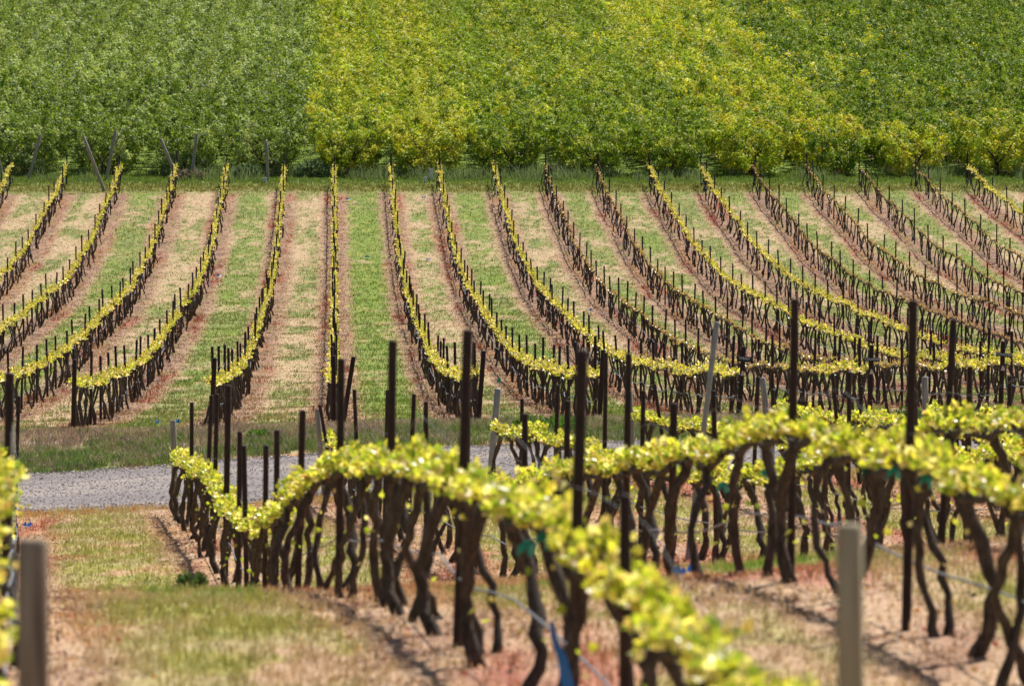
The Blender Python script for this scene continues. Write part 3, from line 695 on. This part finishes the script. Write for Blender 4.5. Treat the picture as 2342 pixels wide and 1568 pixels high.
# variety boards hung on three end posts
def text_mesh(txt, size):
    cu = bpy.data.curves.new("lettering", 'FONT'); cu.body = txt; cu.size = size; cu.align_x = 'CENTER'; cu.align_y = 'CENTER'; cu.extrude = .0015; cu.offset = size * .012
    tmp = bpy.data.objects.new("tmp", cu); COL.objects.link(tmp)
    dg = bpy.context.evaluated_depsgraph_get(); me = bpy.data.meshes.new_from_object(tmp.evaluated_get(dg)); bpy.data.objects.remove(tmp)
    me.materials.clear(); me.materials.append(M['white']); return me
def box(w, d, h, bev=.004):
    mb = MB(); a, b, c = w / 2, d / 2, h / 2
    v = [(sx * (a - (0 if ax == 0 else bev)), sy * (b - (0 if ax == 1 else bev)), sz * (c - (0 if ax == 2 else bev))) for ax in range(3) for sx in (-1, 1) for sy in (-1, 1) for sz in (-1, 1)]
    import bmesh
    bm = bmesh.new()
    for q in v: bm.verts.new(q)
    bmesh.ops.convex_hull(bm, input=bm.verts[:]); me = bpy.data.meshes.new("board"); bm.to_mesh(me); bm.free(); return me
for k, txt, w, hh, hz, tilt, lab in ((3, "SYRAH", .29, .12, 1.24, 5, "black board with pale lettering SYRAH on a dark end post"), (4, "COUNOISE", .31, .085, 1.20, 2, "level black board reading COUNOISE in pale capitals"),
                                (5, "COUNOISE", .33, .085, 1.22, 6, "tilted black board reading COUNOISE, nearest the right edge")):
    X, z, H, ln = end_at[k]
    e = link("variety_sign", None, None, (X + ln * hz + .02, z - .07, H + hz), (0, math.radians(tilt), 0)); tag(e, lab, "sign", "variety signs on row ends")
    me = box(w, .012, hh); me.materials.append(M['black']); link("board", me, e)
    link("lettering", text_mesh(txt, .062 if k > 3 else .07), e, (0, -.008, .004 if k > 3 else .012), (math.radians(90), 0, 0))
    mb = MB(); mb.add([(-.045, 0, -.05), (.045, 0, -.05), (.012, 0, .05), (-.012, 0, .05), (-.045, .006, -.05), (.045, .006, -.05), (.012, .006, .05), (-.012, .006, .05)],
                      [(0, 1, 2, 3), (7, 6, 5, 4), (0, 4, 5, 1), (1, 5, 6, 2), (2, 6, 7, 3), (3, 7, 4, 0)])
    o = link("post_tag", mb.mesh("post_tag", [M['pinkwhite']], False), None, (X + ln * .95 + .01, z - .062, H + .95)); tag(o, f"pale triangular tag below the {'SYRAH' if k == 3 else 'level COUNOISE' if k == 4 else 'tilted COUNOISE'} board", "tag", "pale tags on end posts")

# ------------------------------------------------------------------ hoses and wires
def strand(name, label, cat, group, t, a, z0, z1, hgt, sag, rad, mat, step, seed, loose=0.0, n=5):
    r = np.random.default_rng(seed); pts = []; z = z0
    while z < z1:
        L = step * r.uniform(.85, 1.15); sg = sag * r.uniform(.3, 1.8); dxx = r.normal(0, .03); m = 14
        for j in range(m):
            f = j / m; zz_ = min(z + f * L, z1); x = a + t * zz_ + .045 + dxx * math.sin(math.pi * f)
            pts.append((x, zz_, float(height(x, zz_)) + hgt - sg * 4 * f * (1 - f) + loose * .02 * math.sin(9 * f + z)))
        z += L
    v, q, c = tube(pts, rad, n, True); mb = MB(); mb.add(v, q, c)
    return tag(link(name, mb.mesh(name, [M[mat]])), label, cat, group)
for i, (nm, a) in enumerate(NEAR_ROWS):
    strand("drip_hose", f"grey drip hose sagging under the {nm}", "hose", "drip hoses of the near block", T2, a, 18.5, near_start(i) - .3,   .46, .035, .0075, 'hose', 5.6, 40 + i)
    strand("trellis_wire", f"thin wire strung above the leaves of the {nm}", "wire", "trellis wires of the near block", T2, a, 18.5, near_start(i) - .3, 1.36, .10, .0016, 'wire', 6.3, 60 + i, 1)
for k in FAR_K:
    if k < -6 or k > 13: continue
    strand("drip_hose", f"grey drip hose along the {far_name(k)}", "hose", "drip hoses of the far block", T1, far_row(k) - .09, far_start(k), FAR_END, .5 if k in (1, 2, 3, 4, 6) else .42, .06, .014 if k in (2, 3, 4, 6) else .010, 'hose', 4.0, 80 + k, 0, 4)
    strand("trellis_wire", f"thin wire along the post tops of the {far_name(k)}", "wire", "trellis wires of the far block", T1, far_row(k), far_start(k), FAR_END, 1.35, .06, .0025, 'wire', 6.0, 120 + k, 0, 3)

# ------------------------------------------------------------------ scraps, ties, weeds
def crumple(seed, L, W):
    r = np.random.default_rng(seed); nx, ny = 7, 4
    u, v = np.meshgrid(np.linspace(-.5, .5, nx), np.linspace(-.5, .5, ny))
    P = np.stack([u * L + r.normal(0, L * .05, u.shape), v * W + r.normal(0, W * .12, u.shape), np.abs(r.normal(0, W * .45, u.shape)) + .015], -1)
    i = np.arange(ny - 1)[:, None] * nx; j = np.arange(nx - 1)[None]
    q = np.stack([i + j, i + j + 1, i + nx + j + 1, i + nx + j], -1).reshape(-1, 4)
    mb = MB(); mb.add(P.reshape(-1, 3), q); return mb
SCR = [(405, 942, 111, .11, "blue plastic scrap lying right of its twin in grass above the road"), (361, 951, 112, .10, "blue plastic scrap lying left of its twin in grass above the road"), (60, 1216, 145, .13, "blue plastic scrap in reddish weeds behind the brown wooden post"),
       (1563, 1284, 292, .12, "flat blue plastic scrap on soil beside a tall dark post"), (1440, 1207, 250, .09, "blue plastic scrap among dark trunks behind the hooked row"), (1392, 1488, 470, .16, "bright blue plastic strip on straw at the bottom of the picture"),
       (1345, 1494, 462, .11, "blue plastic scrap between two bent trunks near the bottom"), (795, 452, 45, .2, "blue plastic scrap near the top of the row strip right of centre"), (840, 567, 49.6, .18, "blue plastic scrap in the lush green aisle"),
       (980, 577, 49.8, .18, "blue plastic scrap in the pale aisle right of the lush one"), (970, 455, 44.9, .18, "blue plastic scrap high in the pale aisle below the orchard"), (500, 648, 52, .2, "blue plastic scrap in the green aisle left of centre"), (1636, 708, 62, .16, "blue plastic scrap in grass behind the long leaning pole"),
       (1210, 553, 49, .1, "tiny blue plastic scrap beside a post in mid slope"), (1350, 660, 57, .16, "pale blue scrap on tan soil in mid slope")]
for i, (x, y, s, L, lab) in enumerate(SCR):
    me = crumple(500 + i, L * 1.3, L * .8).mesh("plastic_scrap", [M['blue']], False)
    p = spot(x, s, .14 if 100 < s < 115 else .06)
    o = link("plastic_scrap", me, None, p, (0, 0, i * 1.3)); tag(o, lab, "plastic scrap", "blue plastic scraps")
# long blue ribbon wound down a trunk at the bottom of the frame
s0 = 474; pts = [(1262, 1422), (1268, 1462), (1286, 1505), (1295, 1550), (1308, 1600), (1332, 1650)]
Pm = []
for (x, y) in pts:
    Z = FPX / s0 - .35; s = FPX / Z; Pm.append(((x - CX) / s, Z, (YH - y) / s))
Pm = np.array(Pm); W = np.array([.011, .014, .022, .028, .026, .022])
v = np.concatenate([Pm + np.array([1, 0, .25]) * W[:, None], Pm - np.array([1, 0, .25]) * W[:, None], Pm + np.array([0, .035, 0])]); n = len(Pm); j = np.arange(n - 1)
mb = MB(); mb.add(v, np.concatenate([np.stack([j, j + 1, 2 * n + j + 1, 2 * n + j], -1), np.stack([2 * n + j, 2 * n + j + 1, n + j + 1, n + j], -1)]))
tag(link("plastic_ribbon", mb.mesh("plastic_ribbon", [M['blue']])), "long blue plastic ribbon hanging down a trunk at the bottom edge", "ribbon")
TIES = [(1995, 1078, 366, .12, "largest teal tie, hanging under the leaves at lower right"), (2053, 1079, 377, .07, "small teal tie on the cordon right of the largest tie"), (2124, 1100, 391, .09, "pale teal tie under leaves farthest right of the near vines"),
        (1247, 1236, 455, .08, "teal tie in shade under the hooked row's leaves"), (1212, 1252, 440, .07, "dim teal tie on a trunk of the hooked row"), (1268, 1066, 154, .13, "teal tie on dark trunks beside the gravel road"), (1183, 1100, 144, .10, "teal tie low on a trunk beside the gravel road"),
        (17, 1122, 150, .16, "bright teal tie at the left edge below yellow leaves"), (1750, 1084, 305, .08, "teal tie in the gap under leaves right of centre"), (1660, 1113, 300, .09, "teal tie by a bent grey trunk right of centre"),
        (1410, 850, 104, .12, "teal tie on the far block near its lower end"), (1690, 887, 108, .12, "teal tie under the SYRAH board"), (2305, 880, 110, .13, "teal tie by the right edge on a far vine"), (1143, 869, 112, .10, "teal tie on the end vine beside a leaning black post")]
for i, (x, y, s, L, lab) in enumerate(TIES):
    Z = FPX / s - .12; s2 = FPX / Z; p = ((x - CX) / s2, Z, (YH - y) / s2)
    rr_ = np.random.default_rng(900 + i); th = np.linspace(0, 4.6, 9); w = .022
    ring = np.stack([np.cos(th) * L * .28, np.sin(th) * L * .28, (th - 2.3) * .012], -1); tail = ring[-1] + np.array([[.01, -.02, -.03], [.03, -.03, -L * .5], [.04, -.03, -L * .9]])
    pth = np.concatenate([ring, tail]); n = len(pth); j = np.arange(n - 1); up = np.array([.35, 0, 1]) * w
    mb = MB(); mb.add(np.concatenate([pth + up, pth - up]), np.stack([j, j + 1, n + j + 1, n + j], -1))
    tag(link("vine_tie", mb.mesh("vine_tie", [M['teal']]), None, p, (0, 0, -1.6 + rr_.normal(0, .5))), lab, "vine tie", "teal vine ties")
def clump(name, label, p, R, H, n, col, seed, S=.07):
    r = np.random.default_rng(seed); th = r.uniform(0, 6.28, n); q = np.sqrt(r.random(n)) * R; z = r.random(n) * H * (1 - .5 * (q / R) ** 2)
    P = np.stack([np.cos(th) * q, np.sin(th) * q, z], -1); D = np.stack([np.cos(th) * .6, np.sin(th) * .6, np.ones(n)], -1) + rand_dirs(r, n) * .5
    mb = MB(); add_leaves(mb, P, D, rand_dirs(r, n), r.uniform(.6, 1.3, n) * S, np.asarray(col) * r.uniform(.6, 1.3, (n, 1)), 'q')
    for j in range(9):
        a = r.uniform(0, 6.28); v, t_, c = tube([(0, 0, -.03), (math.cos(a) * R * .4, math.sin(a) * R * .4, H * .5), (math.cos(a) * R * .8, math.sin(a) * R * .8, H * .85)], [.006, .005, .003], 4); mb.add(v, t_, c, np.asarray(col) * .7)
    return tag(link(name, mb.mesh(name, [M['grass']], False), None, p), label, "weed")
clump("weed_clump", "dark green leafy weed clump at the foot of the hooked row", spot(436, 262), .13, .17, 200, (.085, .14, .045), 31, .06)
clump("weed_clump", "bright green weed clump in grass beyond the gravel road, left", spot(590, 116), .22, .16, 140, (.11, .22, .03), 32, .09)
clump("weed_clump", "bright green weed clump beyond the road behind the third near row", spot(1290, 119), .45, .34, 300, (.11, .22, .03), 33, .09)
clump("weed_clump", "green weed clump in grass just right of the third row's end post", spot(1215, 118), .35, .3, 240, (.11, .21, .03), 34, .09)
clump("weed_clump", "green weed clump in grass beyond the road, right of centre", spot(2090, 117), .5, .3, 260, (.10, .18, .035), 35, .09)
clump("dead_brush", "grey-brown dead brush at the foot of a slanting orchard pole", spot(432, 43.4), .9, .5, 500, (.20, .16, .14), 36, .2)
clump("dead_brush", "grey tumbleweed in the lee of the orchard's front trees, centre", spot(1264, 43.2), .6, .6, 400, (.20, .18, .15), 37, .2)
clump("weed_bush", "round grey-green bush before the orchard, left of centre", spot(565, 43.3), .75, .75, 500, (.12, .17, .09), 38, .2)
clump("weed_bush", "sprawling grey-green bush beside the first yellow orchard row", spot(715, 43.2), .9, .9, 600, (.13, .19, .09), 39, .22)

# ------------------------------------------------------------------ orchard
def band_color(j):
    # colour of the leaves by orchard row
    if j <= 3: return np.array([(.185, .25, .06), (.225, .29, .085), (.145, .21, .04), (.31, .365, .17)]) * 1.2
    if j in (4, 5): return np.array([(.28, .335, .035), (.34, .37, .045), (.22, .29, .03), (.41, .42, .08)]) * 1.28
    if j in (6, 7, 8): return np.array([(.185, .255, .035), (.235, .30, .04), (.145, .215, .028), (.31, .345, .07)]) * 1.28
    if j in (9, 10): return np.array([(.27, .33, .035), (.34, .37, .045), (.21, .285, .03), (.41, .41, .07)]) * 1.3
    return np.array([(.145, .22, .03), (.18, .255, .035), (.11, .18, .022), (.26, .305, .06)]) * 1.2
def tree_variant(seed, pal, nclump, per, kind='q', big=1.0, gold=0.0):
    r = np.random.default_rng(seed); tr = MB(); cr = MB()
    n = 7 if kind != 'q' else 5
    v, q, c = tube([(0, 0, -.15), (.02, .0, .2), (-.02, .03, .5), (.0, .0, .72)], np.array([.085, .07, .062, .06]), n, True, .1, r); tr.add(v, q, c, np.array([.075, .062, .052]))
    tips = []
    for sg in (-1, 1):
        for b in range(3):
            yy = (b - 1) * .55 + r.normal(0, .1); top = np.array([sg * r.uniform(.95, 1.6), yy, r.uniform(2.0, 2.5)])
            mid = np.array([sg * .35, yy * .5, 1.2]) + r.normal(0, .06, 3)
            v, q, c = tube([(0, 0, .62), mid, (mid + top) / 2 + r.normal(0, .06, 3), top], [.036, .028, .02, .01], 5 if kind != 'q' else 4, True, .1, r); tr.add(v, q, c, np.array([.075, .062, .052]))
            tips += [mid, (mid + top) / 2, top]
    # leafy clumps packed through a V-shaped crown, each clump a shell of leaves with dark gaps between
    z = .35 + 2.15 * r.random(nclump) ** .66; w = .95 + (z - .3) / 2.2 * 1.25
    sk = np.arange(nclump) < nclump * .22; z = np.where(sk, .25 + .9 * r.random(nclump), z); w = np.where(sk, 1.1 + .25 * z, w)
    x = r.uniform(-1, 1, nclump); x = np.sign(x) * np.abs(x) ** .8 * w; y = r.uniform(-1.05, 1.05, nclump)
    top = z > 1.6
    z = z + (.18 * np.sin(x * 3.1 + seed) + .18 * np.sin(y * 4.3 + seed * 2)) * top + r.normal(0, .2, nclump) * top
    cen = np.stack([x, y, z], -1); cs = r.uniform(.15, .33, nclump); m = nclump * per
    sq = np.stack([r.uniform(.7, 1.15, nclump), r.uniform(.7, 1.15, nclump), r.uniform(.75, 1.45, nclump)], -1)
    tint = r.uniform(.75, 1.25, nclump); gl = r.random(nclump) < gold
    u = rand_dirs(r, m); u[:, 2] = np.where(u[:, 2] < -.55, -u[:, 2], u[:, 2])
    P = np.repeat(cen, per, 0) + u * np.repeat(sq * cs[:, None], per, 0) * r.uniform(.55, 1.15, (m, 1))
    N = u + rand_dirs(r, m) * .55 + np.array([0, 0, .25]); D = rand_dirs(r, m) + np.array([0, 0, -.35]) + u * .3
    cc = pal[r.integers(0, len(pal), nclump)]; cc = np.repeat(cc, per, 0) * np.repeat(tint, per)[:, None] * r.uniform(.75, 1.25, (m, 1))
    cc = np.where((np.repeat(gl, per) & (r.random(m) < .7))[:, None], np.array([.62, .54, .06]) * r.uniform(.7, 1.2, (m, 1)), cc)
    add_leaves(cr, P, D, N, r.uniform(.085, .15, m) * big, cc, kind)
    return dict(trunk=tr, crown=cr)
BANDS = {'grey-green': (2, 0.0), 'yellow-green': (4, .12), 'mid-green': (6, .04), 'golden-green': (9, .16), 'dark-green': (12, .015)}
def band_name(j): return 'grey-green' if j <= 3 else 'yellow-green' if j in (4, 5) else 'mid-green' if j in (6, 7, 8) else 'golden-green' if j in (9, 10) else 'dark-green'
TV = {b: [tree_variant(700 + 10 * i + v, band_color(j), 74, 58, 'lo', 1.15, gold) for v in range(4)] for i, (b, (j, gold)) in enumerate(BANDS.items())}
TV_LO = {b: [tree_variant(800 + 10 * i + v, band_color(j), 62, 34, 'q', 1.45, gold) for v in range(4)] for i, (b, (j, gold)) in enumerate(BANDS.items())}
TM = {b: [dict(trunk=t['trunk'].mesh("orchard_trunk", [M['bark']]), crown=t['crown'].mesh("orchard_crown", [M['tree_leaf']], False)) for t in l] for b, l in TV.items()}
trees = []
for j in ORCH_J:
    z = 302.4 + r.normal(0, .3) + (0.8 if j <= 3 else 0); c = 1
    while z < 462:
        X = ORCH_A[j + 2] + T1 * z
        if abs(X) < z * .0915 + 4.5: trees.append((z, j, c, X))
        z += 1.85 + r.normal(0, .12); c += 1
tv = sorted([t for t in trees if abs(t[3]) < t[0] * .0905 + 1.2]); tsolo = set(tv[:296]); tr_rest = {}
for t in trees:
    z, j, c, X = t; b = band_name(j)
    if j >= 11 and r.random() < sstep(6.5, 2.0, c): b = 'golden-green'
    elif j > 3 and r.random() < .22: b = band_name(max(4, j + int(r.choice([-1, 1, 2, -2]))))
    vi = int(r.integers(4)); rz = r.choice([0, math.pi]) + r.normal(0, .15); sc = r.uniform(.9, 1.1); X = X + r.normal(0, .12); H = float(height(X, z))
    sx = sc * r.uniform(.95, 1.1)
    if t in tsolo:
        e = link("orchard_tree", None, None, (X, z, H), (0, 0, rz)); e.scale = (sx, sc, sc)
        place = "front tree" if c == 1 else f"tree {ordw(c)} from the front"
        tag(e, f"{b} {place} in the {ordw(j + 3)} orchard row from the left", "tree", "trees of the orchard above the vineyard")
        for p in ("trunk", "crown"): link(p, TM[b][vi][p], e)
    else: tr_rest.setdefault((b, vi), []).append((rotm(0, rz) @ np.diag([sx, sc, sc]), (X, z, H)))
parts = []
for (b, vi), l in tr_rest.items():
    R = np.array([q[0] for q in l]); O = np.array([q[1] for q in l])
    for p, mi in (("trunk", 0), ("crown", 1)):
        a = TV_LO[b][vi][p].arrays(); a['mq'] = a['mq'] + mi; a['mt'] = a['mt'] + mi; parts.append(replicate(a, R, O, r.uniform(.8, 1.15, (len(l), 1))))
tag(link("orchard_canopy", to_mesh(merge(parts), "orchard_canopy", [M['bark'], M['tree_leaf']], False)), "dense carpet of orchard trees climbing the hill to the top", "trees", kind="stuff")
POLES = [(65, 308, 28, 43.4, "weathered orchard pole leaning right, first from the left edge"), (8, 345, -16, 43.3, "weathered orchard pole leaning left, cut by the left edge"), (239, 311, -48, 44.3, "weathered orchard pole leaning left, left arm of the first V"), (243, 299, 22, 43.5, "weathered orchard pole leaning right, right arm of the first V"),
         (408, 317, -40, 43.6, "weathered orchard pole leaning left behind a yellow row top"), (437, 305, 14, 43.4, "weathered orchard pole leaning slightly right, beside dead brush"), (613, 322, -4, 43.6, "upright weathered orchard pole beside a white box")]
for x, yt, dx, s, lab in POLES:
    p = spot(x, s); yb = YH - p[2] * s; h = (yb - yt) / s
    tag(link("orchard_pole", post_arrays(h, .085, 9, (dx / s, 0)).mesh("orchard_pole", [M['grey_wood']]), None, p), lab, "pole", "wooden poles along the orchard edge")
for x, s, w, h, lab in ((606, 43.75, .2, .24, "white plastic box beside the upright orchard pole"), (986, 43.6, .18, .6, "tall white valve box before the second yellow orchard row"), (973, 43.7, .15, .24, "small white box left of the tall white valve box")):
    p = spot(x, s, h / 2); e = link("valve_box", None, None, p); tag(e, lab, "box", "white boxes at the orchard edge")
    me = box(w, .3, h, .03); me.materials.append(M['whitebox']); link("body", me, e)
    me = box(w + .05, .35, .05, .015); me.materials.append(M['whitebox']); link("lid", me, e, (0, 0, h / 2 + .024))
